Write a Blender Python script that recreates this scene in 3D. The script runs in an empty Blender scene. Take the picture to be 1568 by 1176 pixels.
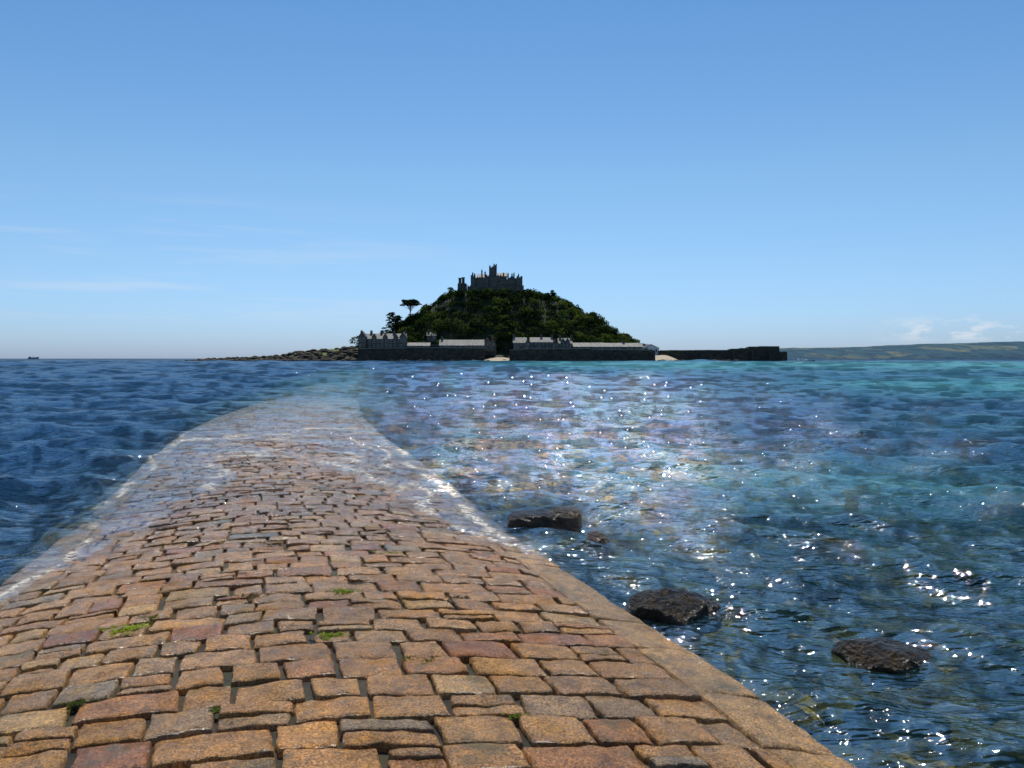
import bpy, math, random
import numpy as np
from mathutils import Vector
rng=np.random.default_rng(7); random.seed(7)
F=1178.0; H=1.95; PITCH=math.atan(39/F)
scene=bpy.context.scene
scene.view_settings.view_transform='Standard'; scene.view_settings.look='None'; scene.view_settings.exposure=0

# ------------------------------------------------------------ helpers
def _hash(ix,iy,seed):
    n=(ix.astype(np.int64)*374761393+iy.astype(np.int64)*668265263+seed*1442695041)&0xffffffff
    n=((n^(n>>13))*1274126177)&0xffffffff
    n=n^(n>>16)
    return (n&0xffffff)/float(0xffffff)
def vnoise(x,y,seed=0):
    ix=np.floor(x); iy=np.floor(y); fx=x-ix; fy=y-iy
    fx=fx*fx*(3-2*fx); fy=fy*fy*(3-2*fy)
    a=_hash(ix,iy,seed);b=_hash(ix+1,iy,seed);c=_hash(ix,iy+1,seed);d=_hash(ix+1,iy+1,seed)
    return (a*(1-fx)+b*fx)*(1-fy)+(c*(1-fx)+d*fx)*fy
def fbm(x,y,o=4,seed=0):
    r=0;a=.5;t=0
    for i in range(o):
        r=r+a*vnoise(x*2**i+17.3*i,y*2**i-9.1*i,seed+i); t+=a; a*=.5
    return r/t
def sstep(a,b,x):
    t=np.clip((x-a)/(b-a),0,1); return t*t*(3-2*t)

def np_mesh(name,verts,quads,mat=None,smooth=False,attrs=None,colors=None,parent=None):
    verts=np.asarray(verts,dtype=np.float32).reshape(-1,3); quads=np.asarray(quads,dtype=np.int32)
    k=quads.shape[1]
    me=bpy.data.meshes.new(name)
    me.vertices.add(len(verts)); me.vertices.foreach_set('co',verts.ravel())
    me.loops.add(quads.size); me.loops.foreach_set('vertex_index',quads.ravel())
    me.polygons.add(len(quads)); me.polygons.foreach_set('loop_start',np.arange(0,quads.size,k,dtype=np.int32))
    me.update(calc_edges=True)
    if smooth: me.polygons.foreach_set('use_smooth',np.ones(len(quads),dtype=bool))
    for n,a in (attrs or {}).items():
        at=me.attributes.new(n,'FLOAT','POINT'); at.data.foreach_set('value',np.asarray(a,dtype=np.float32).ravel())
    if colors is not None:
        c=np.ones((len(verts),4),dtype=np.float32); c[:,:3]=colors
        at=me.color_attributes.new('col','FLOAT_COLOR','POINT'); at.data.foreach_set('color',c.ravel())
    if mat: me.materials.append(mat)
    o=bpy.data.objects.new(name,me); scene.collection.objects.link(o)
    if parent: o.parent=parent
    return o
def empty(name,loc=(0,0,0)):
    o=bpy.data.objects.new(name,None); scene.collection.objects.link(o); return o

class MB:
    def __init__(s): s.v=[];s.f=[]
    def add(s,vs,fs):
        n=len(s.v); s.v+=vs; s.f+=[tuple(i+n for i in f) for f in fs]
    def box(s,x0,x1,y0,y1,z0,z1,taper=0):
        t=taper
        s.add([(x0,y0,z0),(x1,y0,z0),(x1,y1,z0),(x0,y1,z0),(x0+t,y0+t,z1),(x1-t,y0+t,z1),(x1-t,y1-t,z1),(x0+t,y1-t,z1)],
              [(0,3,2,1),(4,5,6,7),(0,1,5,4),(1,2,6,5),(2,3,7,6),(3,0,4,7)])
    def gable(s,x0,x1,y0,y1,z0,z1,axis='x',hip=0.):
        if axis=='x':
            ym=(y0+y1)/2
            s.add([(x0,y0,z0),(x1,y0,z0),(x1,y1,z0),(x0,y1,z0),(x0+hip,ym,z1),(x1-hip,ym,z1)],[(0,3,2,1),(0,1,5,4),(2,3,4,5),(1,2,5),(3,0,4)])
        else:
            xm=(x0+x1)/2
            s.add([(x0,y0,z0),(x1,y0,z0),(x1,y1,z0),(x0,y1,z0),(xm,y0+hip,z1),(xm,y1-hip,z1)],[(0,3,2,1),(0,1,4),(1,2,5,4),(2,3,5),(3,0,4,5)])
    def cone(s,x,y,z0,z1,r0,r1,n=10):
        vs=[];fs=[]
        for i in range(n):
            a=2*math.pi*i/n; vs+=[(x+r0*math.cos(a),y+r0*math.sin(a),z0),(x+r1*math.cos(a),y+r1*math.sin(a),z1)]
        for i in range(n):
            j=(i+1)%n; fs.append((2*i,2*j,2*j+1,2*i+1))
        fs.append(tuple(2*i+1 for i in range(n)))
        s.add(vs,fs)
    def tube(s,p,q,r0,r1,n=7):
        p=Vector(p);q=Vector(q);d=(q-p).normalized(); u=d.orthogonal().normalized(); w=d.cross(u)
        vs=[];fs=[]
        for i in range(n):
            a=2*math.pi*i/n; o=u*math.cos(a)+w*math.sin(a); vs+=[tuple(p+o*r0),tuple(q+o*r1)]
        for i in range(n):
            j=(i+1)%n; fs.append((2*i,2*j,2*j+1,2*i+1))
        s.add(vs,fs)
    def cren(s,x0,x1,y0,y1,z,h=.9,w=1.3):
        n=max(2,int((x1-x0)/(2*w)))
        st=(x1-x0)/(2*n-1) if n>1 else x1-x0
        for i in range(n):
            for yy in (y0,y1-.5): s.box(x0+2*i*st,x0+(2*i+1)*st,yy,yy+.5,z,z+h)
        m=max(2,int((y1-y0)/(2*w))); st=(y1-y0-1.02)/(2*m-1)
        for i in range(m):
            for xx in (x0,x1-.5): s.box(xx,xx+.5,y0+.51+2*i*st,y0+.51+(2*i+1)*st,z,z+h*.98)
    def obj(s,name,mat,parent=None,smooth=False):
        me=bpy.data.meshes.new(name); me.from_pydata(s.v,[],s.f); me.update()
        if smooth:
            for p in me.polygons: p.use_smooth=True
        me.materials.append(mat); o=bpy.data.objects.new(name,me); scene.collection.objects.link(o)
        if parent: o.parent=parent
        return o
def px(X,d): return (X-784)/F*d
def pz(Y,d): return H+(549-Y)/F*d

# ------------------------------------------------------------ materials
def newmat(name):
    m=bpy.data.materials.new(name); m.use_nodes=True; nt=m.node_tree
    for n in list(nt.nodes):
        nt.nodes.remove(n)
    out=nt.nodes.new('ShaderNodeOutputMaterial'); return m,nt,out
def N(nt,t,**kw):
    n=nt.nodes.new(t)
    for k,v in kw.items():
        if k in n.inputs: n.inputs[k].default_value=v
        else: setattr(n,k,v)
    return n
def _m(nt,typ,op,a,b,clamp=False):
    n=nt.nodes.new(typ); n.operation=op
    if clamp: n.use_clamp=True
    for i,v in enumerate((a,b)):
        if v is None: continue
        if isinstance(v,(int,float,tuple)): n.inputs[i].default_value=v
        else: nt.links.new(v,n.inputs[i])
    return n
def mathn(nt,op,a,b=None,clamp=False): return _m(nt,'ShaderNodeMath',op,a,b,clamp).outputs[0]
def vm(nt,op,a,b=None):
    n=_m(nt,'ShaderNodeVectorMath',op,a,b); return n.outputs[0]
def mixc(nt,f,a,b,mode='MIX'):
    n=nt.nodes.new('ShaderNodeMix'); n.data_type='RGBA'; n.blend_type=mode
    for s,v in ((n.inputs[0],f),(n.inputs[6],a),(n.inputs[7],b)):
        if isinstance(v,(int,float)): s.default_value=v
        elif isinstance(v,tuple): s.default_value=(*v,1) if len(v)==3 else v
        else: nt.links.new(v,s)
    return n.outputs[2]
def ramp(nt,fac,pts):
    n=nt.nodes.new('ShaderNodeValToRGB'); e=n.color_ramp.elements
    while len(e)<len(pts): e.new(.5)
    for i,(p,c) in enumerate(pts):
        e[i].position=p; e[i].color=(c,c,c,1) if isinstance(c,(int,float)) else (*c,1)
    nt.links.new(fac,n.inputs[0]); return n.outputs[0]
def noise(nt,vec,scale,detail=4,rough=.55,out=0):
    n=N(nt,'ShaderNodeTexNoise',Scale=scale,Detail=detail,Roughness=rough); nt.links.new(vec,n.inputs['Vector']); return n.outputs[out]
def geo(nt): return nt.nodes.new('ShaderNodeNewGeometry').outputs['Position']

def simple(name,c1,c2,scale=.5,rough=.85,bump=.3,bscale=None,brick=None,vcol=False,spec=.3):
    m,nt,out=newmat(name); p=geo(nt)
    f=noise(nt,p,scale,6,.65); f=ramp(nt,f,[(.32,0.),(.68,1.)])
    c=mixc(nt,f,c1,c2)
    if vcol:
        a=N(nt,'ShaderNodeVertexColor',layer_name='col'); c=mixc(nt,1.0,a.outputs[0],mixc(nt,f,(.55,.55,.55),(1.45,1.45,1.45)),'MULTIPLY')
    if brick:
        b=N(nt,'ShaderNodeTexBrick',Scale=1.0); b.inputs['Brick Width'].default_value=brick[0]; b.inputs['Row Height'].default_value=brick[1]
        b.inputs['Mortar Size'].default_value=brick[2]; b.inputs['Color1'].default_value=(1.25,1.2,1.15,1); b.inputs['Color2'].default_value=(.6,.62,.64,1); b.inputs['Mortar'].default_value=(.45,.45,.45,1)
        sx=nt.nodes.new('ShaderNodeSeparateXYZ'); nt.links.new(p,sx.inputs[0]); cb=nt.nodes.new('ShaderNodeCombineXYZ')
        nt.links.new(mathn(nt,'ADD',sx.outputs[0],sx.outputs[1]),cb.inputs[0]); nt.links.new(sx.outputs[2],cb.inputs[1]); nt.links.new(cb.outputs[0],b.inputs['Vector'])
        c=mixc(nt,1.0,c,b.outputs[0],'MULTIPLY')
    bs=N(nt,'ShaderNodeBsdfPrincipled',Roughness=rough); bs.inputs['Specular IOR Level'].default_value=spec
    nt.links.new(c,bs.inputs['Base Color'])
    bp=N(nt,'ShaderNodeBump',Strength=bump,Distance=.3); nt.links.new(noise(nt,p,bscale or scale*4,5),bp.inputs['Height']); nt.links.new(bp.outputs[0],bs.inputs['Normal'])
    nt.links.new(bs.outputs[0],out.inputs[0]); return m

M_castle=simple('castle_granite',(.085,.072,.058),(.16,.138,.11),.3,brick=(1.6,.7,.05))
M_slate=simple('slate_roof',(.075,.078,.08),(.14,.142,.145),.5,rough=.6,brick=(.7,.45,.03))
M_paler=simple('pale_roof',(.19,.18,.16),(.34,.32,.28),.5,rough=.7,brick=(.9,.5,.03))
M_housew=simple('house_granite',(.10,.088,.070),(.20,.172,.135),.5,brick=(1.1,.5,.04))
M_render=simple('white_render',(.6,.6,.59),(.75,.75,.73),.3)
M_harb=simple('harbour_stone',(.030,.026,.018),(.085,.073,.05),.35,bump=.8,brick=(1.8,.8,.07))
M_cap=simple('wall_coping',(.18,.16,.13),(.27,.24,.2),.6)
M_glass=simple('window_glass',(.01,.012,.015),(.02,.025,.03),1,rough=.15,bump=.02,spec=.6)
M_frame=simple('window_frame',(.5,.5,.48),(.6,.6,.58),1)
M_bark=simple('bark',(.035,.025,.018),(.07,.05,.035),1.5)
M_rock=simple('wet_rock',(.018,.013,.008),(.11,.07,.028),7,rough=.3,bump=1,bscale=25,spec=.5)
M_terr=simple('island_ground',(.1,.1,.1),(.2,.2,.2),.25,vcol=True,bump=1,bscale=.8)

def leafmat(name):
    m,nt,out=newmat(name)
    a=N(nt,'ShaderNodeVertexColor',layer_name='col'); d=N(nt,'ShaderNodeBsdfDiffuse')
    nt.links.new(a.outputs[0],d.inputs[0]); t=nt.nodes.new('ShaderNodeBsdfTranslucent')
    nt.links.new(mixc(nt,1.0,a.outputs[0],(1.3,1.4,.5),'MULTIPLY'),t.inputs[0]); mx=N(nt,'ShaderNodeMixShader',Fac=.3)
    nt.links.new(d.outputs[0],mx.inputs[1]);nt.links.new(t.outputs[0],mx.inputs[2]);nt.links.new(mx.outputs[0],out.inputs[0]); return m
M_leaf=leafmat('foliage')

def stonemat():
    m,nt,out=newmat('paving_stone'); p=geo(nt)
    a=N(nt,'ShaderNodeVertexColor',layer_name='col')
    wet=N(nt,'ShaderNodeAttribute',attribute_name='wet').outputs['Fac']
    n1=noise(nt,p,9,6,.7); n2=noise(nt,p,85,4,.8); n3=noise(nt,p,2.4,5,.65)
    c=mixc(nt,1.0,a.outputs[0],ramp(nt,n1,[(.3,(.48,.44,.40)),(.5,(1.,1.,1.)),(.72,(1.5,1.42,1.2))]),'MULTIPLY')
    c=mixc(nt,1.0,c,ramp(nt,n2,[(.38,(.33,.29,.27)),(.5,(1.,1.,1.)),(.64,(1.95,1.85,1.7))]),'MULTIPLY')
    c=mixc(nt,1.0,c,ramp(nt,noise(nt,p,.9,4,.6),[(.35,(.72,.71,.70)),(.65,(1.18,1.1,1.0))]),'MULTIPLY')
    c=mixc(nt,ramp(nt,noise(nt,p,3.1,5,.7),[(.56,0.),(.70,.75)]),c,(.07,.062,.018))
    b=N(nt,'ShaderNodeBsdfPrincipled'); nt.links.new(c,b.inputs['Base Color'])
    dry=ramp(nt,n3,[(.48,0.),(.64,1.)])
    nt.links.new(mathn(nt,'ADD',mathn(nt,'SUBTRACT',.6,mathn(nt,'MULTIPLY',dry,.4)),mathn(nt,'MULTIPLY',wet,.2)),b.inputs['Specular IOR Level'])
    r=mathn(nt,'SUBTRACT',mathn(nt,'ADD',.16,mathn(nt,'MULTIPLY',dry,.34)),mathn(nt,'MULTIPLY',wet,.06))
    nt.links.new(r,b.inputs['Roughness'])
    bp=N(nt,'ShaderNodeBump',Strength=1.0,Distance=.022); nt.links.new(mathn(nt,'ADD',mathn(nt,'MULTIPLY',n2,.45),noise(nt,p,24,5,.7)),bp.inputs['Height'])
    nt.links.new(bp.outputs[0],b.inputs['Normal']); nt.links.new(b.outputs[0],out.inputs[0]); return m
M_stone=stonemat()
def bedmat():
    m,nt,out=newmat('causeway_mortar'); p=geo(nt)
    c=mixc(nt,ramp(nt,noise(nt,p,2.2,5,.7),[(.42,0.),(.62,1.)]),(.016,.013,.008),(.075,.054,.028))
    c=mixc(nt,ramp(nt,noise(nt,p,5,4,.7),[(.50,0.),(.64,.8)]),c,(.04,.052,.012))
    b=N(nt,'ShaderNodeBsdfPrincipled',Roughness=.6); nt.links.new(c,b.inputs['Base Color'])
    bp=N(nt,'ShaderNodeBump',Strength=1.0,Distance=.02); nt.links.new(noise(nt,p,60,5,.8),bp.inputs['Height']); nt.links.new(bp.outputs[0],b.inputs['Normal'])
    nt.links.new(b.outputs[0],out.inputs[0]); return m
M_bed=bedmat()
def seabedmat():
    m,nt,out=newmat('seabed'); p=geo(nt)
    c=mixc(nt,ramp(nt,noise(nt,p,1.5,6,.7),[(.44,0.),(.60,1.)]),(.012,.015,.008),(.16,.14,.065))
    c=mixc(nt,ramp(nt,noise(nt,p,2.9,5,.7),[(.58,0.),(.68,1.)]),c,(.40,.27,.07))
    b=N(nt,'ShaderNodeBsdfDiffuse'); nt.links.new(c,b.inputs[0])
    bp=N(nt,'ShaderNodeBump',Strength=1.0,Distance=.1); nt.links.new(noise(nt,p,6,5,.8),bp.inputs['Height']); nt.links.new(bp.outputs[0],b.inputs['Normal'])
    nt.links.new(b.outputs[0],out.inputs[0]); return m
M_seabed=seabedmat()

def watermat():
    m,nt,out=newmat('sea_water'); p=geo(nt)
    def attr(n):
        a=N(nt,'ShaderNodeAttribute',attribute_name=n); return a.outputs['Fac']
    dep,teal,foam,clear,painted_chop=attr('depth'),attr('teal'),attr('foam'),attr('green'),attr('painted_chop')
    mp=N(nt,'ShaderNodeMapping'); mp.inputs['Scale'].default_value=(.6,1.3,1); mp.inputs['Rotation'].default_value=(0,0,.12); nt.links.new(p,mp.inputs[0]); v=mp.outputs[0]
    h=mathn(nt,'ADD',noise(nt,v,1.8,3,.6),mathn(nt,'MULTIPLY',noise(nt,v,8,2,.6),.42))
    bp=N(nt,'ShaderNodeBump',Strength=1.0,Distance=.14); nt.links.new(h,bp.inputs['Height'])
    rip=vm(nt,'SUBTRACT',noise(nt,v,1.6,1,.5,out=1),(.5,.5,.5))
    rs=vm(nt,'MULTIPLY',rip,(1.,1.,.0)); sc=nt.nodes.new('ShaderNodeVectorMath'); sc.operation='SCALE'; nt.links.new(rs,sc.inputs[0])
    nt.links.new(mathn(nt,'MULTIPLY',painted_chop,.2),sc.inputs['Scale'])
    nrm=vm(nt,'NORMALIZE',vm(nt,'ADD',bp.outputs[0],sc.outputs[0]))
    fr=N(nt,'ShaderNodeFresnel',IOR=1.33); nt.links.new(nrm,fr.inputs['Normal'])
    frf=mathn(nt,'MULTIPLY',mathn(nt,'MINIMUM',fr.outputs[0],.28),mathn(nt,'ADD',.45,mathn(nt,'MULTIPLY',painted_chop,.7)))  # same painted pattern dims and lifts the reflection
    gl=N(nt,'ShaderNodeBsdfGlossy',Roughness=.025); gl.inputs[0].default_value=(.95,.97,1,1); nt.links.new(nrm,gl.inputs['Normal'])
    col=mixc(nt,teal,(.007,.038,.090),(.045,.215,.205))
    col=mixc(nt,clear,col,(.016,.054,.045))
    dk=mathn(nt,'SUBTRACT',1.,mathn(nt,'MULTIPLY',painted_chop,1.),True)
    col=mixc(nt,mathn(nt,'MULTIPLY',dk,.68),col,mixc(nt,.25,(.002,.012,.030),col))  # dark wave troughs painted into the water body colour
    df=nt.nodes.new('ShaderNodeBsdfDiffuse'); nt.links.new(col,df.inputs[0]); nt.links.new(bp.outputs[0],df.inputs['Normal'])
    tr=nt.nodes.new('ShaderNodeBsdfTransparent'); nt.links.new(mixc(nt,mathn(nt,'MULTIPLY',dep,1.0,True),(1,1,1),(.52,.80,.66)),tr.inputs[0])
    op=mathn(nt,'SUBTRACT',1.0,mathn(nt,'EXPONENT',mathn(nt,'MULTIPLY',dep,-.65)),True)
    m1=nt.nodes.new('ShaderNodeMixShader'); nt.links.new(op,m1.inputs[0]); nt.links.new(tr.outputs[0],m1.inputs[1]); nt.links.new(df.outputs[0],m1.inputs[2])
    m2=nt.nodes.new('ShaderNodeMixShader'); nt.links.new(frf,m2.inputs[0]); nt.links.new(m1.outputs[0],m2.inputs[1]); nt.links.new(gl.outputs[0],m2.inputs[2])
    fd=N(nt,'ShaderNodeBsdfDiffuse'); fd.inputs[0].default_value=(.68,.62,.50,1)
    ff=mathn(nt,'MULTIPLY',foam,ramp(nt,noise(nt,p,11,4,.8),[(.47,0.),(.55,1.)]),True)
    m3=nt.nodes.new('ShaderNodeMixShader'); nt.links.new(ff,m3.inputs[0]); nt.links.new(m2.outputs[0],m3.inputs[1]); nt.links.new(fd.outputs[0],m3.inputs[2])
    nt.links.new(m3.outputs[0],out.inputs[0]); return m
M_water=watermat()

# ------------------------------------------------------------ causeway shape
_cy=np.array([-40,0,22,35,48,60,100,155,300,480.]); _cxv=np.array([12.9,.24,-6.73,-9.9,-12.2,-14.6,-22,-32,-45,-30.])
def ccx(y):
    w=2+np.clip((y-18)*.3,0,12)
    return (np.interp(y-w,_cy,_cxv)+np.interp(y,_cy,_cxv)+np.interp(y+w,_cy,_cxv))/3
def chw(s): return np.interp(s,[0,22,60,155,480],[2.3,2.4,2.3,3.0,4])
def eL(s): return chw(s)+.25
def eR(s): return chw(s)+.35*sstep(5,13,s)
def czc(s): return np.interp(s,[-40,4,6,8,10,12,15,20,26,35,60,100,500],[.36,.295,.235,.155,.09,.045,.012,-.012,-.07,-.20,-.48,-.85,-1.6])
SK=.12
def st(x,y):
    t=x-ccx(y); s=y-SK*t; t=x-ccx(s); s=y-SK*t; return s,x-ccx(s)
def ctop(s,t):
    w=t/chw(s)
    k=np.where(w<0,.23,.19)*(1-.45*sstep(9,16,s))
    return czc(s)-k*w*w+.035*(fbm(s*.35,t*.5,3,5)-.5)
def cpos(s,t): return ccx(s)+t, s+SK*t
def outside(s,t): return np.where(t<0,-t-eL(s),t-eR(s))
def seabed(x,y):
    s,t=st(x,y); a=outside(s,t)
    r=np.hypot(x,y)
    base=-.42-.25*sstep(0,5,a)-.3*sstep(7,14,r)*sstep(.0,3,a)-2.4*sstep(15,60,r)*sstep(0,6,a)-2.4*sstep(0,3.5,a)*(t<0)
    near=1-sstep(25,80,r)
    return base+near*(.75*(fbm(x*.9,y*.9,5,31)-.5)+.25*(fbm(x*3,y*3,3,77)-.5))-1.2*sstep(50,110,r)
def solid(x,y):
    s,t=st(x,y); a=outside(s,t)
    c=ctop(s,np.clip(t,-eL(s),eR(s)))-np.clip(a,0,50)*1.6
    return np.where(s>-30,np.maximum(seabed(x,y),c),seabed(x,y)), s,t

def fan(dang,rr):
    fr=np.arange(-46,46.001,dang); bk=np.concatenate([np.arange(48,312,6.)])
    ang=np.radians(np.concatenate([fr,bk])); A,R=np.meshgrid(ang,rr)
    x=R*np.sin(A); y=R*np.cos(A); n,m=x.shape
    i=np.arange(n-1)[:,None]*m+np.arange(m)[None,:]; j=np.arange(n-1)[:,None]*m+((np.arange(m)+1)%m)[None,:]
    q=np.stack([i,j,j+m,i+m],-1).reshape(-1,4)
    return x.ravel(),y.ravel(),R.ravel(),q[:,::-1]
rr=[.01,.5,1.0,1.6]
while rr[-1]<200: rr.append(rr[-1]*1.0055)
while rr[-1]<1500: rr.append(rr[-1]*1.012)
while rr[-1]<40000: rr.append(rr[-1]*1.05)
x,y,R,q=fan(.14,np.array(rr))
sol,s_,t_=solid(x,y); dep0=-sol
damp=.20+.80*sstep(.0,.5,dep0)
z=np.zeros_like(x); dx=np.zeros_like(x); dy=np.zeros_like(x)
for k in range(95):
    lam=.20*(4.2/.20)**(rng.random()); th=math.radians(rng.normal(-100,30)); kk=2*math.pi/lam
    sl=.044 if lam>.5 else .050
    a=sl*lam/6.283*rng.uniform(.5,1.3)
    if lam>3: a*=.6
    ph=rng.random()*6.283
    w=sstep(.9,2.2,lam/(np.maximum(R*.0055,.02)*2.2))
    arg=kk*(x*math.cos(th)+y*math.sin(th))+ph+1.2*np.sin(x*.31+y*.23+k)
    aw=a*w; z+=aw*np.sin(arg); dx+=aw*.9*math.cos(th)*np.cos(arg); dy+=aw*.9*math.sin(th)*np.cos(arg)
patch=.6+.9*fbm(x*.06,y*.12,3,91)
for k in range(30):
    lam=4*(60/4)**(rng.random()); th=math.radians(rng.normal(-97,22)); kk=2*math.pi/lam; ph=rng.random()*6.283
    a=.028*lam/6.283*sstep(.7,1.6,lam/(R*.012*2+.3))*sstep(15,80,R)*(1-sstep(6,25,lam/np.maximum(R,1)*100)*.7)
    arg=kk*(x*math.cos(th)+y*math.sin(th))+ph+1.5*np.sin(x*.05+y*.03+k); z+=a*np.sin(arg)
z=np.where(R>480,z*np.exp(-(R-480)/300),z)
z*=damp*patch; dx*=damp; dy*=damp
ridge=np.exp(-((s_-20-1.2*np.sin(t_*.9)-1.6*(fbm(t_*1.1,s_*.1,3,88)-.5))/.28)**2)*(1-sstep(1.9,2.5,np.abs(t_)))
z+=.02*ridge
dep=np.clip(z-sol,0,20)
lr=np.log(np.maximum(R,.5)); az=x/np.maximum(y,.5); an=np.arctan2(x,y)
def g(v,c,w): return np.exp(-((v-c)/w)**2)
nz=fbm(x*.05*20/np.maximum(R,20)*3,lr*9,4,12)
teal=1.1*g(lr,math.log(230),.65)*sstep(-.12,.1,az+.1*(nz-.5))+.95*g(lr,math.log(62),.36)*sstep(.2,.6,az)+.85*g(lr,math.log(13),.28)*sstep(0.,.15,az)*(1-.3*sstep(.5,.7,az))
teal+=.4*g(lr,math.log(26),.18)*sstep(.35,.6,az)
causew=np.exp(-(np.clip(np.abs(t_)-chw(s_)*.85,0,99)/(.6+R*.008))**2)
teal=np.clip(teal*(.4+1.1*nz)+.45*causew*(R>25)*(1-sstep(60,160,R)),0,1)
ch=.5*fbm(x*.7,y*1.9,4,401)*(1-sstep(15,40,R))+.5*fbm(x*.22,y*.42,4,402)*sstep(15,40,R)*(1-sstep(60,140,R))+.5*fbm(x*.08,y*.06,4,403)*sstep(60,140,R)
ch2=fbm(an*70+3,lr*28,3,404)
painted_chop=sstep(.42,.60,.85*ch+.65*ch2)  # painted dark and bright wavelet dashes, separate from the mesh waves
edge=np.exp(-((dep-.010)/.009)**2)*(t_>-eL(s_))*(t_<eR(s_))*(R<60)
wob=.10*np.sin(s_*1.3)+.35*(fbm(s_*.9,t_*.2,3,71)-.5)
lineR=np.exp(-((t_-(chw(s_)*.97+wob))/.075)**2)*sstep(6.5,8,s_)*(1-sstep(19,22,s_))
lineR2=np.exp(-((t_-(chw(s_)*.80+wob*1.6))/.055)**2)*sstep(9,11,s_)*(1-sstep(19,22,s_))*.8
lineL=np.exp(-((t_+(chw(s_)*.97+wob))/.055)**2)*sstep(5.,6.5,s_)*(1-sstep(19,22,s_))
foam=.7*edge*sstep(.36,.54,fbm(x*1.3,y*1.3,3,55))+.9*ridge*sstep(.34,.52,fbm(x*1.5,y*1.5,3,57))+(lineR+lineR2+.7*lineL)*sstep(.37,.52,fbm(x*1.6,y*1.6,3,58))
foam=np.clip(foam,0,1)
green=(1-sstep(7,14,R))*sstep(-.1,.1,az)
np_mesh('sea_water',np.stack([x+dx,y+dy,z],-1),q,M_water,True,attrs={'depth':dep,'teal':teal,'foam':foam,'painted_chop':painted_chop,'green':green})
rr=[.01,.6,1.2]
while rr[-1]<60: rr.append(rr[-1]*1.013)
while rr[-1]<40000: rr.append(rr[-1]*1.12)
x,y,R,q=fan(.4,np.array(rr)); zb=seabed(x,y)-1.5*sstep(80,300,R)
np_mesh('seabed',np.stack([x,y,zb],-1),q,M_seabed,True)

# ------------------------------------------------------------ causeway geometry
causeway=empty('stone_causeway')
ss=np.concatenate([np.arange(-15,40,.12),np.arange(40,480,2.)])
u_=np.linspace(0,1,45)
S,U=np.meshgrid(ss,u_,indexing='ij'); TT=-eL(S)+(eL(S)+eR(S))*U
X_,Y_=cpos(S,TT); Zc=ctop(S,TT)-.026-.02*fbm(X_*4,Y_*4,2,3)
Zc=np.where(S>74,ctop(S,TT),Zc)
def skirt(side):
    k=0 if side<0 else -1
    xs=X_[:,k]+side*.5; return np.stack([xs,Y_[:,k],Zc[:,k]-1.0],-1)
V=np.stack([X_,Y_,Zc],-1); V=np.concatenate([skirt(-1)[:,None],V,skirt(1)[:,None]],1); n,m=V.shape[:2]
i=(np.arange(n-1)[:,None]*m+np.arange(m-1)[None,:]); Q=np.stack([i,i+1,i+m+1,i+m],-1).reshape(-1,4)
np_mesh('mortar_bed',V,Q,M_bed,True,parent=causeway)

pal=np.array([(.355,.180,.048),(.39,.210,.066),(.335,.152,.042),(.335,.183,.062),(.30,.125,.042),(.40,.245,.088),(.325,.173,.056),(.29,.178,.078),(.24,.17,.095),(.365,.180,.044)])
pw=np.array([.24,.18,.12,.14,.035,.07,.12,.05,.01,.045]); pw/=pw.sum()
cells=[]
KW=.36
s=1.2
while s<74:
    h=random.uniform(.20,.27)*(1 if s<30 else 1.15)
    if random.random()<.10: h*=1.25
    w0=-float(eL(s))+KW*.9; w1=float(eR(s))-KW; t=w0
    while t<w1-.05:
        w=random.choice([random.uniform(.22,.30),random.uniform(.28,.37),random.uniform(.33,.52)])*(1 if s<30 else 1.2)
        if t+w>w1-.12: w=w1-t
        if random.random()<.13 and w>.2 and h>.19: cells+= [(s,s+h*.48,t,t+w),(s+h*.48,s+h,t,t+w)]
        else: cells.append((s,s+h,t,t+w))
        t+=w
    s+=h
ncell=len(cells)
for side in (-1,1):
    s=1.0
    while s<74:
        L=random.uniform(.35,.95); hl=float(eL(s)); hr=float(eR(s))
        if side>0: cells.append((s,s+L,hr-KW,hr+.02))
        else: cells.append((s,s+L,-hl-.02,-hl+KW*.9))
        s+=L
cells=np.array(cells); kerb=np.arange(len(cells))>=ncell
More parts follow.
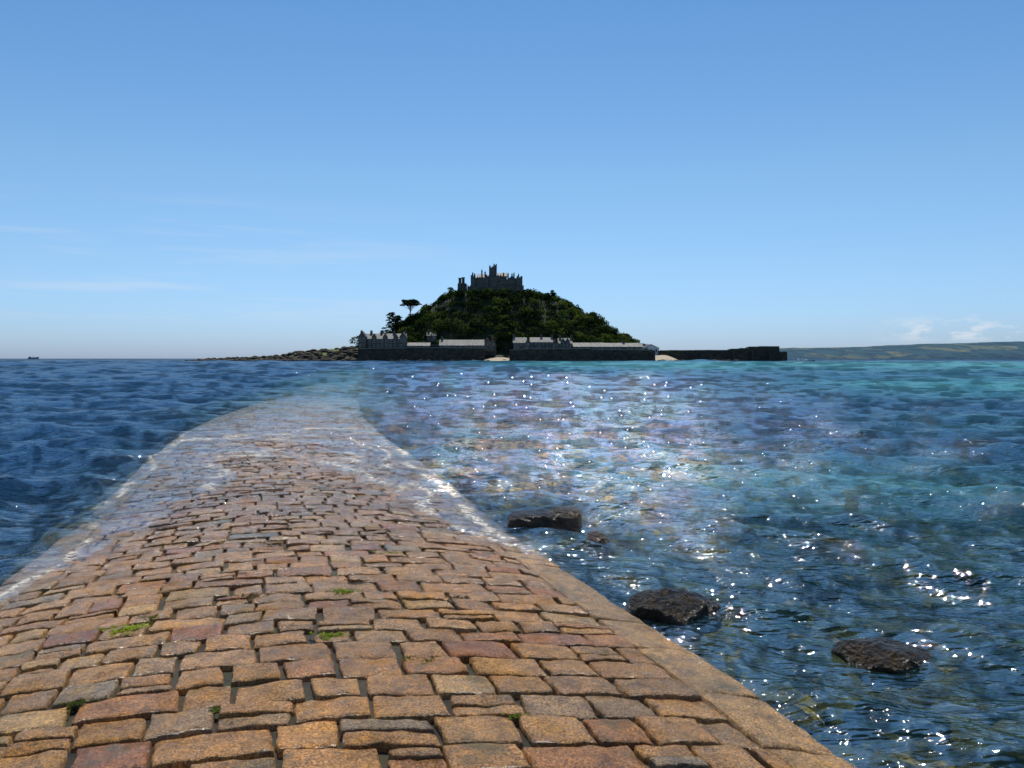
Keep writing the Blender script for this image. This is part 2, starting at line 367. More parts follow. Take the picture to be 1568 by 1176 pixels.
def build(cells,kerb,A,D,name):
    n=len(cells); na=len(A)
    a,b=np.meshgrid(A,A,indexing='ij')
    drop=np.maximum(*np.meshgrid(D,D,indexing='ij'))
    rc=np.where(kerb,.02,rng.uniform(.01,.05,n))[:,None,None]
    aa=a[None]*np.sqrt(1-rc*b[None]**2*(np.abs(a[None])>.3)); bb=b[None]*np.sqrt(1-rc*a[None]**2)
    g_=rng.uniform(.005,.013,(n,4))*np.where(kerb,.6,1)[:,None]
    big=(rng.random((n,4))<.10)&(~kerb[:,None]); g_=g_+big*rng.uniform(.005,.024,(n,4))
    s0=cells[:,0]+g_[:,0]; s1=cells[:,1]-g_[:,1]; t0=cells[:,2]+g_[:,2]; t1=cells[:,3]-g_[:,3]
    J=rng.normal(0,.006,(n,4,2))*np.where(kerb,.4,1)[:,None,None]
    u=(aa+1)/2; v=(bb+1)/2
    sh=lambda z:z[:,None,None]
    Sg=sh(s0)+(sh(s1-s0))*u; Tg=sh(t0)+(sh(t1-t0))*v
    wts=[(1-u)*(1-v),u*(1-v),(1-u)*v,u*v]
    for c in range(4):
        Sg=Sg+wts[c]*sh(J[:,c,0]); Tg=Tg+wts[c]*sh(J[:,c,1])
    Sg=Sg+.08*(fbm(Tg*.8+5,Sg*.25,2,21)-.5)+ .012*(vnoise(Tg*4,Sg*1.0,8)-.5)
    Tg=Tg+.04*(vnoise(Sg*1.3,Tg*.8,41)-.5)*(np.abs(Tg)<1.9)
    Sg=Sg+.014*(vnoise(Tg*22,Sg*22,51)-.5)*(np.abs(a[None])>.9); Tg=Tg+.014*(vnoise(Sg*22,Tg*22,52)-.5)*(np.abs(b[None])>.9)
    Xg,Yg=cpos(Sg,Tg)
    off=rng.normal(0,.0045,n)*np.where(kerb,.5,1); tilt=rng.normal(0,.0045,(n,2))
    Zg=ctop(Sg,Tg)+sh(off)+sh(tilt[:,0])*a[None]+sh(tilt[:,1])*b[None]-drop[None]
    Zg=Zg+.003*(1-.5*(a[None]**2+b[None]**2))-.002+ .020*(fbm(Xg*9,Yg*9,3,2)-.5)+.012*(fbm(Xg*30,Yg*30,2,6)-.5)
    V=np.stack([Xg,Yg,Zg],-1).reshape(-1,3)
    i=(np.arange(na-1)[:,None]*na+np.arange(na-1)[None,:]); Q=np.stack([i,i+na,i+na+1,i+1],-1).reshape(-1,4)
    Q=(Q[None]+(np.arange(n)*na*na)[:,None,None]).reshape(-1,4)
    col=pal[rng.choice(len(pal),n,p=pw)]*rng.uniform(.80,1.10,(n,1)); col[kerb]=np.array([.34,.205,.08])*rng.uniform(.85,1.1,(kerb.sum(),1))
    wt=sstep(5,10,cells[:,0])
    col=col*(1-.32*wt[:,None])
    C=np.repeat(col,na*na,0)
    np_mesh(name,V,Q,M_stone,True,colors=C,parent=causeway,attrs={'wet':np.repeat(wt,na*na)})
near=cells[:,0]<11
build(cells[near],kerb[near],np.array([-1,-.985,-.94,-.8,-.55,-.25,0,.25,.55,.8,.94,.985,1]),np.array([.06,.010,.002,.0,0,0,0,0,0,0,.002,.010,.06]),'paving_stones_near')
build(cells[~near],kerb[~near],np.array([-1,-.97,-.8,0,.8,.97,1]),np.array([.05,.010,.0,0,0,.010,.05]),'paving_stones_far')

# ------------------------------------------------------------ rocks
import bmesh
def ico(sub):
    bm=bmesh.new(); bmesh.ops.create_icosphere(bm,subdivisions=sub,radius=1); v=np.array([list(p.co) for p in bm.verts]); f=np.array([[q.index for q in p.verts] for p in bm.faces]); bm.free(); return v,f
IV,IF=ico(5); IV3,IF3=ico(3)
def rockshape(V,seed,sharp=.35,power=1.):
    n=V.copy(); r=np.ones(len(V))
    rg=np.random.default_rng(seed)
    for k in range(16):
        d=rg.normal(size=3); d/=np.linalg.norm(d); c=rg.uniform(.65,.95); dd=n@d
        r=np.where(dd*r>c,np.minimum(r,c/np.maximum(dd,.01)),r)
    w=n*r[:,None]
    if power!=1.: w=np.sign(w)*np.abs(w)**power
    r2=1+sharp*.5*(fbm(w[:,0]*2.3+w[:,2]*1.7+seed,w[:,1]*2.3-w[:,2]*1.1,5,seed)-.5)
    return w*r2[:,None]
def rock(name,loc,size,seed,rot=0,bumpy=.0,power=1.):
    w=rockshape(IV,seed,.5,power)
    w=w*np.array(size)
    w[:,2]+=bumpy*(fbm(w[:,0]*7+seed,w[:,1]*7,4,seed)-.5)
    c,s_=math.cos(rot),math.sin(rot)
    w=np.stack([w[:,0]*c-w[:,1]*s_,w[:,0]*s_+w[:,1]*c,w[:,2]],-1)+np.array(loc)
    return np_mesh(name,w,IF,M_rock,True)
def onwater(X,Y):
    cy=(588-Y)/F; cx=(X-784)/F; dz=-math.sin(PITCH)+cy*math.cos(PITCH); dyy=math.cos(PITCH)+cy*math.sin(PITCH)
    k=-H/dz; return cx*k,dyy*k
for (X0,X1,Y,cz,sz,sd,ry,bp_,pw_) in [(782,878,806,.02,.13,3,.24,.03,.6),(848,888,805,.02,.19,8,.18,.03,.6),(896,936,834,-.05,.17,5,.15,.06,.9),(976,1088,948,-.05,.19,9,.34,.12,.9),(1020,1112,938,-.06,.14,19,.24,.08,.9),(1310,1450,1003,-.10,.13,12,.34,.10,.9)]:
    a,_=onwater(X0,Y); b,yy=onwater(X1,Y); w=(b-a)/2
    rock('shore_rock',((a+b)/2,yy+ry*.6,cz),(w*1.15,ry,sz),sd,rot=.08,bumpy=bp_,power=pw_)
vs=[];fs=[];k=0
for i in range(360):
    r=random.uniform(3.2,15); an_=math.radians(random.uniform(-44,46)); X=r*math.sin(an_);Y=r*math.cos(an_)
    s,t=st(np.array([X]),np.array([Y])); 
    if float(outside(s,t)[0])<.25: continue
    z0=float(seabed(np.array([X]),np.array([Y]))[0]); sz=random.uniform(.08,.34)
    w=rockshape(IV3,1000+i)*np.array([sz*random.uniform(.8,1.5),sz,sz*.55]); z0=min(z0,-.12-sz*.55)
    w+=np.array([X,Y,z0]); vs.append(w); fs.append(IF3+k); k+=len(IV3)
np_mesh('seabed_boulders',np.concatenate(vs),np.concatenate(fs),M_seabed,True)

def weed(X,Y,rad,n,c):
    x0,y0=onwater(X,Y); sc=1.66/1.95; x0*=sc;y0*=sc
    V=[];Q=[];C=[]
    for i in range(n):
        a=random.uniform(0,6.28); r=rad*random.random()**.9*(1+.5*math.sin(3*a)); x=x0+1.8*r*math.cos(a); y=y0+r*math.sin(a)
        s,t=st(np.array([x]),np.array([y])); z=float(ctop(s,t)[0])+.002
        L=random.uniform(.008,.026); w=L*.35; b=random.uniform(0,6.28); u=(math.cos(b),math.sin(b)); h=random.uniform(.002,.008)
        k=len(V); V+=[(x-u[1]*w,y+u[0]*w,z),(x+u[1]*w,y-u[0]*w,z),(x+u[0]*L+u[1]*w*.5,y+u[1]*L-u[0]*w*.5,z+h),(x+u[0]*L-u[1]*w*.5,y+u[1]*L+u[0]*w*.5,z+h)]
        Q.append((k,k+1,k+2,k+3)); m=random.uniform(.5,1.3); C+=[tuple(q*m for q in c)]*4
    return V,Q,C
V=[];Q=[];C=[]
for a in [(195,945,.09,300,(.22,.27,.025)),(525,897,.06,170,(.15,.20,.025)),(505,970,.055,150,(.14,.19,.025)),(545,880,.05,160,(.05,.03,.012)),(425,815,.09,200,(.07,.04,.012)),(590,828,.06,120,(.1,.14,.02)),(335,1085,.03,60,(.08,.10,.02)),(790,1090,.03,60,(.09,.12,.02)),(235,930,.05,60,(.1,.11,.02)),(640,1010,.05,90,(.07,.08,.02)),(120,1060,.05,90,(.06,.07,.02)),(380,905,.06,90,(.07,.06,.02)),(700,900,.05,80,(.06,.06,.02))]:
    v,q_,c=weed(*a); k=len(V); V+=v; Q+=[tuple(i+k for i in f) for f in q_]; C+=c
np_mesh('seaweed',V,np.array(Q),M_leaf,colors=np.array(C))

# ------------------------------------------------------------ island terrain
D0=552.
RD=606.
prof=[(560,545),(596,516),(612,502),(640,490),(660,474),(680,462),(698,450),(712,445),(722,443),(800,444),(815,455),(832,461),(848,460),(862,469),(880,479),(900,488),(915,494),(928,507),(945,520),(985,535),(1000,549)]
pX=np.array([px(a,RD) for a,b in prof]); pZ=np.array([pz(b,RD) for a,b in prof])
shX=np.array([px(a,D0) for a in (280,295,330,400,430,445,500,545,560,990,1006,1030,1060)])
shZ=np.array([-1.5,1.5,2.3,3.2,4.0,6.5,9.0,11.5,4.5,4.5,3.0,1.0,-2.])
def island(x,y):
    g1=np.clip((y-563)/(RD-563),0,1)**.8; g2=np.clip((750-y)/(750-650),0,1)**.7
    hill=np.interp(x,pX,pZ,left=0,right=0)*g1*g2
    b=np.interp(x,shX,shZ); fr=sstep(D0-14,D0+2,y)*(1-sstep(690,740,y))
    left=sstep(px(560,D0),px(540,D0),x)
    fr=np.where(left>0,sstep(D0-16,D0+14,y)*(1-sstep(620,680,y)),fr)
    base=-2.5+(b+2.5)*fr
    nb=fbm(x*.09,y*.09,5,4)-.5
    return np.maximum(base+nb*np.where(base<4,2.0,1.0),hill+nb*5*(hill>6))
gx=np.arange(px(275,D0),px(1075,D0),1.3); gy=np.arange(D0-22,755,1.5)
X_,Y_=np.meshgrid(gx,gy,indexing='ij'); Z_=island(X_,Y_)
n,m=X_.shape; i=(np.arange(n-1)[:,None]*m+np.arange(m-1)[None,:]); Q=np.stack([i,i+m,i+m+1,i+1],-1).reshape(-1,4)
col=np.zeros(X_.shape+(3,)); col[:]=(.03,.038,.015)
rockm=(Z_<3.6); col[rockm]=(.035,.028,.018)
grass=(X_<px(551,D0))&(Z_>4.8)&(X_>px(425,D0)); col[grass]=(.12,.165,.035)
col[(X_<px(551,D0))&(Z_>3.0)&(Z_<=4.8)]=(.045,.045,.022)
col[(X_>px(985,D0))&(Z_>.3)]=(.42,.35,.24)
np_mesh('island_terrain',np.stack([X_,Y_,Z_],-1),Q,M_terr,True,colors=col.reshape(-1,3))
M_sand=simple('sand',(.34,.27,.18),(.46,.38,.27),.6,bump=.4)
def sand(name,X0,X1,Yt,d0,d1,hump):
    xs=np.linspace(px(X0,d0),px(X1,d0),30); ys=np.linspace(d0-6,d1,16); A,B=np.meshgrid(xs,ys,indexing='ij')
    u=(A-xs[0])/(xs[-1]-xs[0]); v=(B-ys[0])/(ys[-1]-ys[0])
    Z=-1.2+(hump+1.2)*np.sin(np.pi*u)**.6*v+.5*(fbm(A*.2,B*.2,3,3)-.5)
    n,m=A.shape; i=(np.arange(n-1)[:,None]*m+np.arange(m-1)[None,:]); Q=np.stack([i,i+m,i+m+1,i+1],-1).reshape(-1,4)
    np_mesh(name,np.stack([A,B,Z],-1),Q,M_sand,True)
sand('sand_beach',728,800,543,528,548,2.8)
sand('sand_beach',996,1052,541,532,556,4.4)

vs=[];fs=[];k=0; IV2,IF2=ico(2)
for i in range(620):
    if i<430: X=random.uniform(290,556); dd=D0-6+random.uniform(-3,16); sz=random.uniform(.9,2.3)*(.55+.45*(X-290)/260)
    else: X=random.uniform(556,1120); dd=D0-15+random.uniform(-2,2); sz=random.uniform(.5,1.5)
    xx=px(X,D0); w=rockshape(IV2,2000+i,.6)*np.array([sz*1.5,sz,sz*.8])+np.array([xx,dd,max(.1,float(island(np.array([xx]),np.array([dd]))[0]))+sz*.15]); vs.append(w);fs.append(IF2+k);k+=len(IV2)
np_mesh('foreshore_rocks',np.concatenate(vs),np.concatenate(fs),simple('shore_stone',(.02,.017,.012),(.07,.055,.035),.5,bump=.8),False)

# ------------------------------------------------------------ walls & pier
def wallobj(name,segs,d,thick,mat=M_harb):
    w=MB();c=MB(); par=empty(name)
    for (X0,X1,Y0,Y1) in segs:
        x0,x1=px(X0,d),px(X1,d); n=max(1,int((x1-x0)/6)); 
        for i in range(n):
            a=x0+(x1-x0)*i/n; b=x0+(x1-x0)*(i+1)/n; zt=pz(Y0+(Y1-Y0)*(i+.5)/n,d)+random.uniform(-.12,.12)
            w.add([(a,d-1.2,-1.5),(b,d-1.2,-1.5),(b,d+thick,-1.5),(a,d+thick,-1.5),(a,d,zt),(b,d,zt),(b,d+thick,zt),(a,d+thick,zt)],[(4,5,6,7),(0,1,5,4),(1,2,6,5),(2,3,7,6),(3,0,4,7)])
            c.box(a+.01,b-.01,d-.15,d+.9,zt+.003,zt+.35)
    w.obj('masonry',mat,par); c.obj('coping',M_cap,par); return par
wallobj('harbour_wall',[(548,622,534,533.5),(622,742,532.5,533.5)],540,3)
wallobj('harbour_wall',[(780,800,537,535),(800,905,535,534),(905,1003,535,537)],534,4)
wallobj('harbour_pier',[(1010,1118,537,536.5),(1118,1146,535,533),(1146,1193,531.5,530.5),(1193,1205,538.5,539)],560,7)
wallobj('terrace_wall',[(640,760,528,528)],556,1.2,M_housew)
b=MB()
for X in (1121,1150,1176): b.box(px(X,558),px(X+3,558),556.5,558.6,-1,pz(537,558),.15)
b.obj('pier_buttress',M_harb)

# ------------------------------------------------------------ buildings
def building(name,X0,X1,Yg,Ye,Yr,d,depth,wmat=M_housew,rmat=M_slate,rows=1,cols=5,chim=(),dorm=(),axis='x',door=True):
    P=empty(name); x0,x1=px(X0,d),px(X1,d); zg,ze,zr=pz(Yg,d)-1.5,pz(Ye,d),pz(Yr,d)
    W=MB(); W.box(x0,x1,d,d+depth,zg,ze)
    W.gable(x0+.02,x1-.02,d+.02,d+depth-.02,ze+.003,zr-.25,axis)
    R=MB(); e=.35
    if axis=='x':
        ym=d+depth/2
        for s in (-1,1):
            ye=ym+s*(depth/2+e)
            R.add([(x0-e,ye,ze-.2),(x1+e,ye,ze-.2),(x1+e,ym,zr),(x0-e,ym,zr),(x0-e,ye,ze+.05),(x1+e,ye,ze+.05),(x1+e,ym,zr+.25),(x0-e,ym,zr+.25)],[(0,1,2,3),(4,5,6,7),(0,1,5,4),(1,2,6,5),(3,0,4,7),(2,3,7,6)])
    else:
        xm=(x0+x1)/2
        for s in (-1,1):
            xe=xm+s*((x1-x0)/2+e)
            R.add([(xe,d-e,ze-.2),(xe,d+depth+e,ze-.2),(xm,d+depth+e,zr),(xm,d-e,zr),(xe,d-e,ze+.05),(xe,d+depth+e,ze+.05),(xm,d+depth+e,zr+.25),(xm,d-e,zr+.25)],[(0,1,2,3),(4,5,6,7),(0,1,5,4),(1,2,6,5),(3,0,4,7),(2,3,7,6)])
    G=MB();Fm=MB()
    zb=pz(Yg,d); hh=(ze-zb)/rows; wst=(x1-x0)/cols
    for r in range(rows):
        for c in range(cols):
            xc=x0+wst*(c+.5); ww=min(1.0,wst*.5); wh=hh*.5; zc=zb+hh*(r+.55)
            if door and r==0 and c==cols//2: G.box(xc-.55,xc+.55,d-.05,d+.05,zb,zb+min(2.2,hh*.85)); continue
            Fm.box(xc-ww/2-.12,xc+ww/2+.12,d-.04,d+.05,zc-wh/2-.12,zc+wh/2+.12); G.box(xc-ww/2,xc+ww/2,d-.07,d+.04,zc-wh/2,zc+wh/2)
    for X in dorm:
        xc=px(X,d); dw=1.5
        W.box(xc-dw,xc+dw,d-.12,d+depth*.4,ze-.5,ze+(zr-ze)*.35); R.gable(xc-dw-.3,xc+dw+.3,d-.5,d+depth*.5,ze+(zr-ze)*.35+.003,zr+.2,'y')
        Fm.box(xc-.6,xc+.6,d-.2,d-.1,ze-.3,ze+(zr-ze)*.3); G.box(xc-.5,xc+.5,d-.23,d-.12,ze-.2,ze+(zr-ze)*.26)
    C=MB()
    for X in chim:
        xc=px(X,d); C.box(xc-.8,xc+.8,d+depth/2-.6,d+depth/2+.6,zr-1.5,zr+1.9); C.box(xc-.9,xc+.9,d+depth/2-.7,d+depth/2+.7,zr+1.903,zr+2.15)
        for o in (-.4,.4): C.cone(xc+o,d+depth/2,zr+2.15,zr+2.9,.2,.16,8)
    W.obj('walls',wmat,P); R.obj('roof',rmat,P); G.obj('window_panes',M_glass,P)
    if Fm.v: Fm.obj('window_frames',M_frame,P)
    if C.v: C.obj('chimneys',wmat,P)
building('granite_terrace_house',550,621,534,519,511,553,11,rows=2,cols=11,chim=(552,567,583,602,619),dorm=(558,573,590,606,616),door=False)
building('granite_house_wing',549,560,534,516,508,549,8,rows=2,cols=2,axis='y')
building('granite_house_wing',612,622,534,517,509,549,8,rows=2,cols=2,axis='y')
building('boat_store',624,658,534,529.5,525,549,8,rmat=M_paler,rows=1,cols=6)
building('long_quay_building',673,741,533,529,520.5,547,11,rmat=M_paler,rows=1,cols=12,chim=(676,))
building('gabled_cottage',741,750,535,524,516.5,551,10,rows=2,cols=2,axis='y',chim=())
building('gabled_cottage',750,758,535,525,518,553,10,rows=2,cols=2,axis='y',chim=(754,))
building('harbour_cottage',786,806,535,525,517,556,9,rmat=M_paler,rows=2,cols=4,chim=(787,))
building('gabled_cottage',805,812,535,525,518,553,9,rmat=M_paler,rows=2,cols=2,axis='y')
building('harbour_cottage',812,846,535,524,517,558,9,rmat=M_paler,rows=2,cols=6,chim=(829,845))
building('gabled_cottage',846,855,535,526,520,551,9,rmat=M_slate,rows=2,cols=2,axis='y')
building('harbour_cottage',855,876,535,526,518,557,9,rmat=M_slate,rows=2,cols=4,chim=(858,875),dorm=(862,869))
building('low_storehouse',878,925,536,531,525,556,10,rmat=M_paler,rows=1,cols=8)
building('low_storehouse',925,984,536,531,525.5,558,10,rmat=M_paler,rows=1,cols=9,chim=(956,))
building('boat_house',984,1009,541,533,527.5,566,14,wmat=M_render,rmat=M_slate,rows=1,cols=3,axis='y')
building('woodland_cottage',654,668,520,514,509,572,6,rmat=M_slate,rows=1,cols=3,chim=(656,))

# ------------------------------------------------------------ castle
castle=empty('castle')
W=MB();R=MB();G=MB();T=MB();Fr=MB()
def cb(X0,X1,Yt,d,dep,Yb=452,cr=True,wr=0,wc=0,mb=W,win=(.9,1.5)):
    x0,x1=px(X0,d),px(X1,d); zt=pz(Yt,d); zb=pz(Yb,d); mb.box(x0,x1,d,d+dep,zb,zt)
    if cr: mb.cren(x0,x1,d,d+dep,zt+.002,.9,.9)
    for r in range(wr):
        for c in range(wc):
            xc=x0+(x1-x0)*(c+.5)/wc; zc=zt-2.4-r*3.6
            G.box(xc-win[0]/2,xc+win[0]/2,d-.06,d+.04,zc-win[1]/2,zc+win[1]/2)
            Fr.box(xc-win[0]/2-.15,xc+win[0]/2+.15,d-.03,d+.03,zc-win[1]/2-.25,zc-win[1]/2-.03)
cb(716,802,439,606,30,475)
cb(722,748,426,609,16,442,wr=2,wc=6)
cb(744,768,423,611,18,442,wr=3,wc=4)
cb(766,799,428,610,17,442,wr=2,wc=7)
cb(791,800,425,607,9,447,wr=3,wc=2)
cb(721,728,423.5,607,7,447,wr=2,wc=1)
cb(749,760.5,410,616,9,430,wr=2,wc=1,mb=T,win=(1.3,2.6))
cb(756,760.8,406.5,615.2,3,412,mb=T)
T.cone(px(750.3,616),617,pz(411,616),pz(406.5,616),.8,.3,8)
T.cone(px(755,616),621,pz(410,616),pz(402.5,616),.14,.08,6)
x0,x1=px(730,612),px(746,612); R.gable(x0,x1,610,620,pz(426,612)+.01,pz(419.5,612),'x')
x0,x1=px(761,612),px(777,612); R.gable(x0,x1,612,621,pz(423.5,612)+.01,pz(417.5,612),'x')
W.box(px(762,612),px(776,612),612.4,620.6,pz(430,612),pz(423.5,612))
x0,x1=px(778,612),px(790,612); R.gable(x0,x1,611,620,pz(428,612)+.01,pz(422.5,612),'y')
for X,Y in ((724,418.5),(727,420),(738,414.5),(743,417),(771,419),(778,419.5),(784,420),(787,419),(794,421)):
    W.box(px(X,612)-.55,px(X,612)+.55,612.3,613.4,pz(429,612),pz(Y,612)); W.cone(px(X,612),612.85,pz(Y,612)+.002,pz(Y,612)+.8,.3,.2,8)
cb(701,714,436,608,12,475,wr=1,wc=3)
for X,Y in ((704.5,426),(709.5,425)):
    x=px(X,607); W.cone(x,608,pz(446,607),pz(Y+1.6,607),1.25,1.1,12); W.cone(x,608,pz(Y+1.6,607)+.002,pz(Y,607),1.35,1.35,12)
W.obj('walls',M_castle,castle);R.obj('roofs',M_slate,castle);G.obj('windows',M_glass,castle);T.obj('church_tower',M_castle,castle);Fr.obj('window_sills',M_cap,castle)

# ------------------------------------------------------------ foliage
def crown(c,r,n,base,leaf=.8,flat=.8,rg=rng):
    d=rg.normal(size=(n,3)); d/=np.linalg.norm(d,axis=1)[:,None]; d[:,2]=np.where(d[:,2]<-.25,-d[:,2],d[:,2])
    lump=.72+.5*vnoise(d[:,0]*2.3+c[0],d[:,1]*2.3+d[:,2]*2+c[1],3)
    rad=r*lump*(.55+.45*rg.random(n)**.5)
    p=np.array(c)+d*rad[:,None]*np.array([1,1,flat])
    a=rg.normal(size=(n,3)); a/=np.linalg.norm(a,axis=1)[:,None]; b=np.cross(a,d+rg.normal(size=(n,3))*.5); b/=np.linalg.norm(b,axis=1)[:,None]+1e-6
    L=leaf*rg.uniform(.5,1.2,(n,1)); a=a*L*.5; b=b*L*.5
    V=np.stack([p-a-b*.6,p+a-b,p+a*.8+b,p-a+b*.8],1).reshape(-1,3)
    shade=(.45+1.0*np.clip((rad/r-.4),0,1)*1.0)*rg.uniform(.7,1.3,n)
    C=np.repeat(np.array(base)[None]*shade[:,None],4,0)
    return V,C
def foliage(name,crowns,parent=None):
    Vs=[];Cs=[]
    for a in crowns: 
        v,c=crown(*a); Vs.append(v); Cs.append(c)
    V=np.concatenate(Vs); Q=np.arange(len(V)).reshape(-1,4)
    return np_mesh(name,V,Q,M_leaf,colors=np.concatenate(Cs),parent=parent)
greens=[(.026,.042,.015),(.036,.058,.019),(.066,.092,.028),(.017,.029,.013),(.100,.122,.036),(.023,.038,.016)]
cr=[];cnt=0
while cnt<950:
    x=random.uniform(pX[0],pX[-1]); yy=random.uniform(564,640)
    z=float(island(np.array([x]),np.array([yy]))[0])
    if z<7: continue
    if px(710,607)<x<px(806,607) and yy>600: continue
    r=random.choice([random.uniform(1.8,3.2),random.uniform(3,6.2)])*(1.0 if z<44 else .8)
    gsel=greens[int(min(5,max(0,fbm(np.array([x*.05]),np.array([yy*.05+z*.05]),2,6)[0]*6+random.uniform(-2.2,2.2))))]
    cr.append(((x,yy,z+r*.4+random.uniform(-.5,1.2)),r,int(70+22*r),gsel,.55+.07*r)); cnt+=1
for i in range(110):
    x=px(random.uniform(698,810),603); yy=random.uniform(598,603.5); r=random.uniform(1.2,2.5); cr.append(((x,yy,pz(445,603)+random.uniform(-5,-.3)),r,90,random.choice(greens),.6))
for i in range(170):
    X=random.uniform(622,1000); x=px(X,566); r=random.uniform(1.3,2.8); cr.append(((x,random.uniform(562,572),5+random.uniform(0,2.5)+(2 if X<980 else 0)),r,90,random.choice(greens),.6))
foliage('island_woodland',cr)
def tree(name,X,Yb,Yt,d,kind):
    P=empty(name); x=px(X,d); z0=pz(Yb,d); z1=pz(Yt,d); h=z1-z0; T=MB(); cs=[]; dk=(.020,.036,.014)
    if kind=='umbrella':
        top=(x+.6,d,z0+h*.70); T.tube((x,d,z0-6),(x+.3,d,z0+h*.4),.55,.42); T.tube((x+.3,d,z0+h*.4),top,.42,.28)
        for k in range(17):
            a=k*2.4; L=random.uniform(3.,7.2); e=(top[0]+L*math.cos(a),d+L*math.sin(a)*.8,z0+h*.80+random.uniform(-1.4,.4)-.08*L); T.tube((x+.3+.3*math.cos(a),d,z0+h*random.uniform(.36,.62)),e,.2,.08,5)
            cs.append((e,random.uniform(1.8,2.8),190,dk,.5,.55))
        for k in range(18): cs.append(((top[0]+random.uniform(-4.8,4.8),d+random.uniform(-3,3),z0+h*random.uniform(.84,.93)),random.uniform(1.8,2.8),190,dk,.5,.55))
    elif kind=='layered':
        T.tube((x,d,z0-6),(x+.4,d,z1-1),.5,.12)
        for k in range(38):
            f=.08+.9*k/37; a=k*2.4; L=random.uniform(.3,1)*((1.05-f)*h*.42+1.2); e=(x+L*math.cos(a),d+L*math.sin(a),z0+h*f); T.tube((x,d,z0+h*f-.5),e,.14,.05,5)
            cs.append((e,random.uniform(1.5,2.6),130,dk,.5,.5))
    else:
        T.tube((x,d,z0-6),(x,d,z1-1),.45,.15)
        for k in range(14):
            f=.3+.7*random.random(); a=random.uniform(0,6.28); L=random.uniform(.5,3.2)*(1.3-f); e=(x+L*math.cos(a),d+L*math.sin(a),z0+h*f); T.tube((x,d,z0+h*f-1),e,.14,.05,5)
            cs.append((e,random.uniform(1.2,2.4),120,dk,.5,.75))
    T.obj('trunk_and_limbs',M_bark,P); foliage('crown',cs,P)
tree('umbrella_pine',628,488,459,604,'umbrella')
tree('cedar_tree',600,518,479,590,'layered')
tree('cedar_tree',609,516,484,594,'layered')
tree('pine_tree',846,466,447,612,'x')
tree('pine_tree',837,468,451,612,'x')
tree('pine_tree',690,464,443,612,'x')
tree('pine_tree',680,474,454,612,'x')
tree('pine_tree',664,482,464,612,'x')
tree('pine_tree',653,488,471,612,'x')
tree('pine_tree',866,476,461,612,'x')
tree('pine_tree',908,496,480,612,'x')
tree('pine_tree',940,520,505,600,'x')
tree('pine_tree',812,462,447,614,'x')
tree('cypress_tree',775,530,512,560,'x')

# ------------------------------------------------------------ far coast
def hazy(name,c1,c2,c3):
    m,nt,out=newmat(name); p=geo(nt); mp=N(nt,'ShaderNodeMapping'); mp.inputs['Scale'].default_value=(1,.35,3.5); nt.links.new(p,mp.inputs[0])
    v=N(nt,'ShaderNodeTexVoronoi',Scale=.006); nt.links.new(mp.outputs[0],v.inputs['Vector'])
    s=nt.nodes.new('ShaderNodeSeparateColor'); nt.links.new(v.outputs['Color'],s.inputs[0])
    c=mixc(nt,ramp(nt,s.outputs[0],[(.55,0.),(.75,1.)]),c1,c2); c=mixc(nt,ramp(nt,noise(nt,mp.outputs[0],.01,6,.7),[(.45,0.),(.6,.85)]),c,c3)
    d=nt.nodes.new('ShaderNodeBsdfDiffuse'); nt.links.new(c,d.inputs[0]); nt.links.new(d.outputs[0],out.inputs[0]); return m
dF=5200.
xs=np.arange(px(1198,dF),px(2500,dF),25.); ys=np.linspace(dF-60,dF+2200,60); A,B=np.meshgrid(xs,ys,indexing='ij')
hp=np.interp(A,[px(a,dF) for a in (1200,1215,1260,1320,1400,1470,1530,1570,1700,2500)],[pz(b,dF) for b in (543,533,531.5,530,528.5,527,525,522.5,520,515)])
v=(B-ys[0])/900.; Z=hp*np.clip(v,0,1)**.55*(.93+.14*fbm(A*.004,B*.002,4,3))-2
Z+=6*fbm(A*.03,B*.03,2,8)*(v>.1)
n,m=A.shape; i=(np.arange(n-1)[:,None]*m+np.arange(m-1)[None,:]); Q=np.stack([i,i+m,i+m+1,i+1],-1).reshape(-1,4)
np_mesh('distant_coast',np.stack([A,B,Z],-1),Q,hazy('haze_tinted_land',(.055,.10,.13),(.13,.155,.13),(.035,.068,.10)),True)  # aerial haze is painted in as bluish land colours

# ------------------------------------------------------------ boats
M_hull=simple('boat_paint',(.5,.5,.5),(.6,.6,.6),2,rough=.4,bump=.05); M_dark=simple('dark_paint',(.03,.04,.06),(.05,.06,.08),2,rough=.4,bump=.05)
M_ship=simple('ship_paint',(.12,.17,.22),(.16,.21,.26),.02,rough=.6,bump=.05)
def boat(name,X,d,L,cab,mat,mat2=M_hull):
    P=empty(name); x=px(X,d); b=MB(); st_=[(-.5,.14,.0),(-.25,.17,.0),(.1,.16,.02),(.35,.09,.05),(.5,.005,.09)]
    vs=[]
    for (u,w,sh_) in st_: vs+=[(x+u*L,d-w*L,L*(.10+sh_)),(x+u*L,d-w*L*.6,-.2),(x+u*L,d+w*L*.6,-.2),(x+u*L,d+w*L,L*(.10+sh_))]
    fs=[(0,1,2,3)]
    for k in range(4):
        for j in range(3): fs.append((4*k+j,4*k+4+j,4*k+5+j,4*k+1+j))
        fs.append((4*k+3,4*k+7,4*k+4,4*k))
    b.add(vs,fs); b.obj('hull',mat,P)
    c=MB(); 
    for (a,e,h0,h1) in cab: c.box(x+a*L,x+e*L,d-.08*L,d+.08*L,L*h0,L*h1,.01*L)
    c.obj('cabin',mat2,P)
    m=MB(); m.tube((x,d,.1*L),(x,d,.38*L),.012*L,.006*L); m.obj('mast',M_dark,P)
boat('motor_boat',1226,470,8.5,[(-.2,.12,.12,.27)],M_hull)
boat('motor_boat',1240,480,6,[(-.3,-.1,.12,.25)],M_dark)
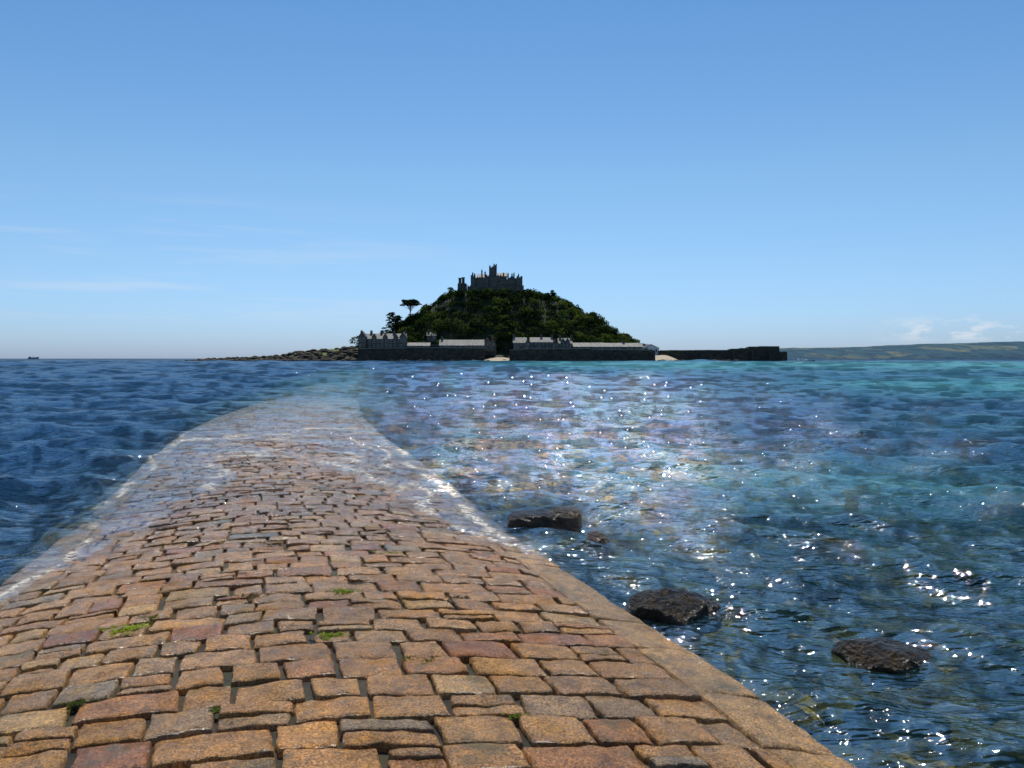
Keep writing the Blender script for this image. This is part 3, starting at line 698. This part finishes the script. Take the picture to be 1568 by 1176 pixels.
boat('cargo_ship',52,9000,120,[(-.45,-.3,.1,.2),(-.2,.35,.1,.13)],M_ship,M_ship)

# ------------------------------------------------------------ world, sun, camera
EL,AZ=math.radians(63.5),math.radians(0)
w=bpy.data.worlds.new('World'); scene.world=w; w.use_nodes=True; nt=w.node_tree
for n in list(nt.nodes): nt.nodes.remove(n)
out=nt.nodes.new('ShaderNodeOutputWorld'); bg=N(nt,'ShaderNodeBackground',Strength=.1)
sk=nt.nodes.new('ShaderNodeTexSky'); sk.sky_type='NISHITA'; sk.sun_disc=False; sk.sun_elevation=EL; sk.sun_rotation=AZ; sk.air_density=1.0; sk.dust_density=.6; sk.ozone_density=2.5; sk.altitude=0
tc=nt.nodes.new('ShaderNodeTexCoord'); sp=nt.nodes.new('ShaderNodeSeparateXYZ'); nt.links.new(tc.outputs['Generated'],sp.inputs[0])
tint=ramp(nt,sp.outputs[2],[(0.,(.64,.88,1.50)),(.05,(.70,.95,1.40)),(.12,(.77,1.01,1.25)),(.22,(.79,1.05,1.20)),(.42,(.54,.92,1.15))])
skc=mixc(nt,1.0,sk.outputs[0],tint,'MULTIPLY')
mp=N(nt,'ShaderNodeMapping'); mp.inputs['Scale'].default_value=(1,1,3.0); nt.links.new(tc.outputs['Generated'],mp.inputs[0])
cn=noise(nt,mp.outputs[0],22,6,.6)
el=ramp(nt,sp.outputs[2],[(.018,0.),(.026,1.),(.036,.9),(.05,0.)])
ax=ramp(nt,sp.outputs[0],[(.42,0.),(.47,1.),(.60,1.),(.66,.3)])
cum=mathn(nt,'MULTIPLY',mathn(nt,'MULTIPLY',el,ax),ramp(nt,cn,[(.5,0.),(.6,.6)]))
mp2=N(nt,'ShaderNodeMapping'); mp2.inputs['Scale'].default_value=(1,1,14.0); mp2.inputs['Rotation'].default_value=(0,.03,0); nt.links.new(tc.outputs['Generated'],mp2.inputs[0])
ci=ramp(nt,noise(nt,mp2.outputs[0],3.2,6,.6),[(.5,0.),(.7,.38)])
ci=mathn(nt,'MULTIPLY',ci,mathn(nt,'MULTIPLY',ramp(nt,sp.outputs[2],[(.02,0.),(.06,1.),(.16,.8),(.2,0.)]),ramp(nt,mathn(nt,'ADD',sp.outputs[0],.6),[(.0,1.),(.35,.7),(.6,0.)])))
c=mixc(nt,cum,skc,(8.0,8.3,8.8)); c=mixc(nt,ci,c,(7.2,7.6,8.6))
nt.links.new(c,bg.inputs[0]); nt.links.new(bg.outputs[0],out.inputs[0])
sun=bpy.data.lights.new('sun','SUN'); sun.energy=4.5; sun.angle=math.radians(.5); sun.color=(1,.95,.87)
so=bpy.data.objects.new('sun',sun); scene.collection.objects.link(so)
Sd=Vector((math.sin(AZ)*math.cos(EL),math.cos(AZ)*math.cos(EL),math.sin(EL))); so.rotation_mode='QUATERNION'; so.rotation_quaternion=Sd.to_track_quat('Z','Y')
cam=bpy.data.cameras.new('camera'); cam.sensor_width=36; cam.lens=36*F/1568; cam.clip_start=.1; cam.clip_end=60000
co=bpy.data.objects.new('camera',cam); co.location=(0,0,H); co.rotation_euler=(math.pi/2-PITCH,0,0); scene.collection.objects.link(co); scene.camera=co
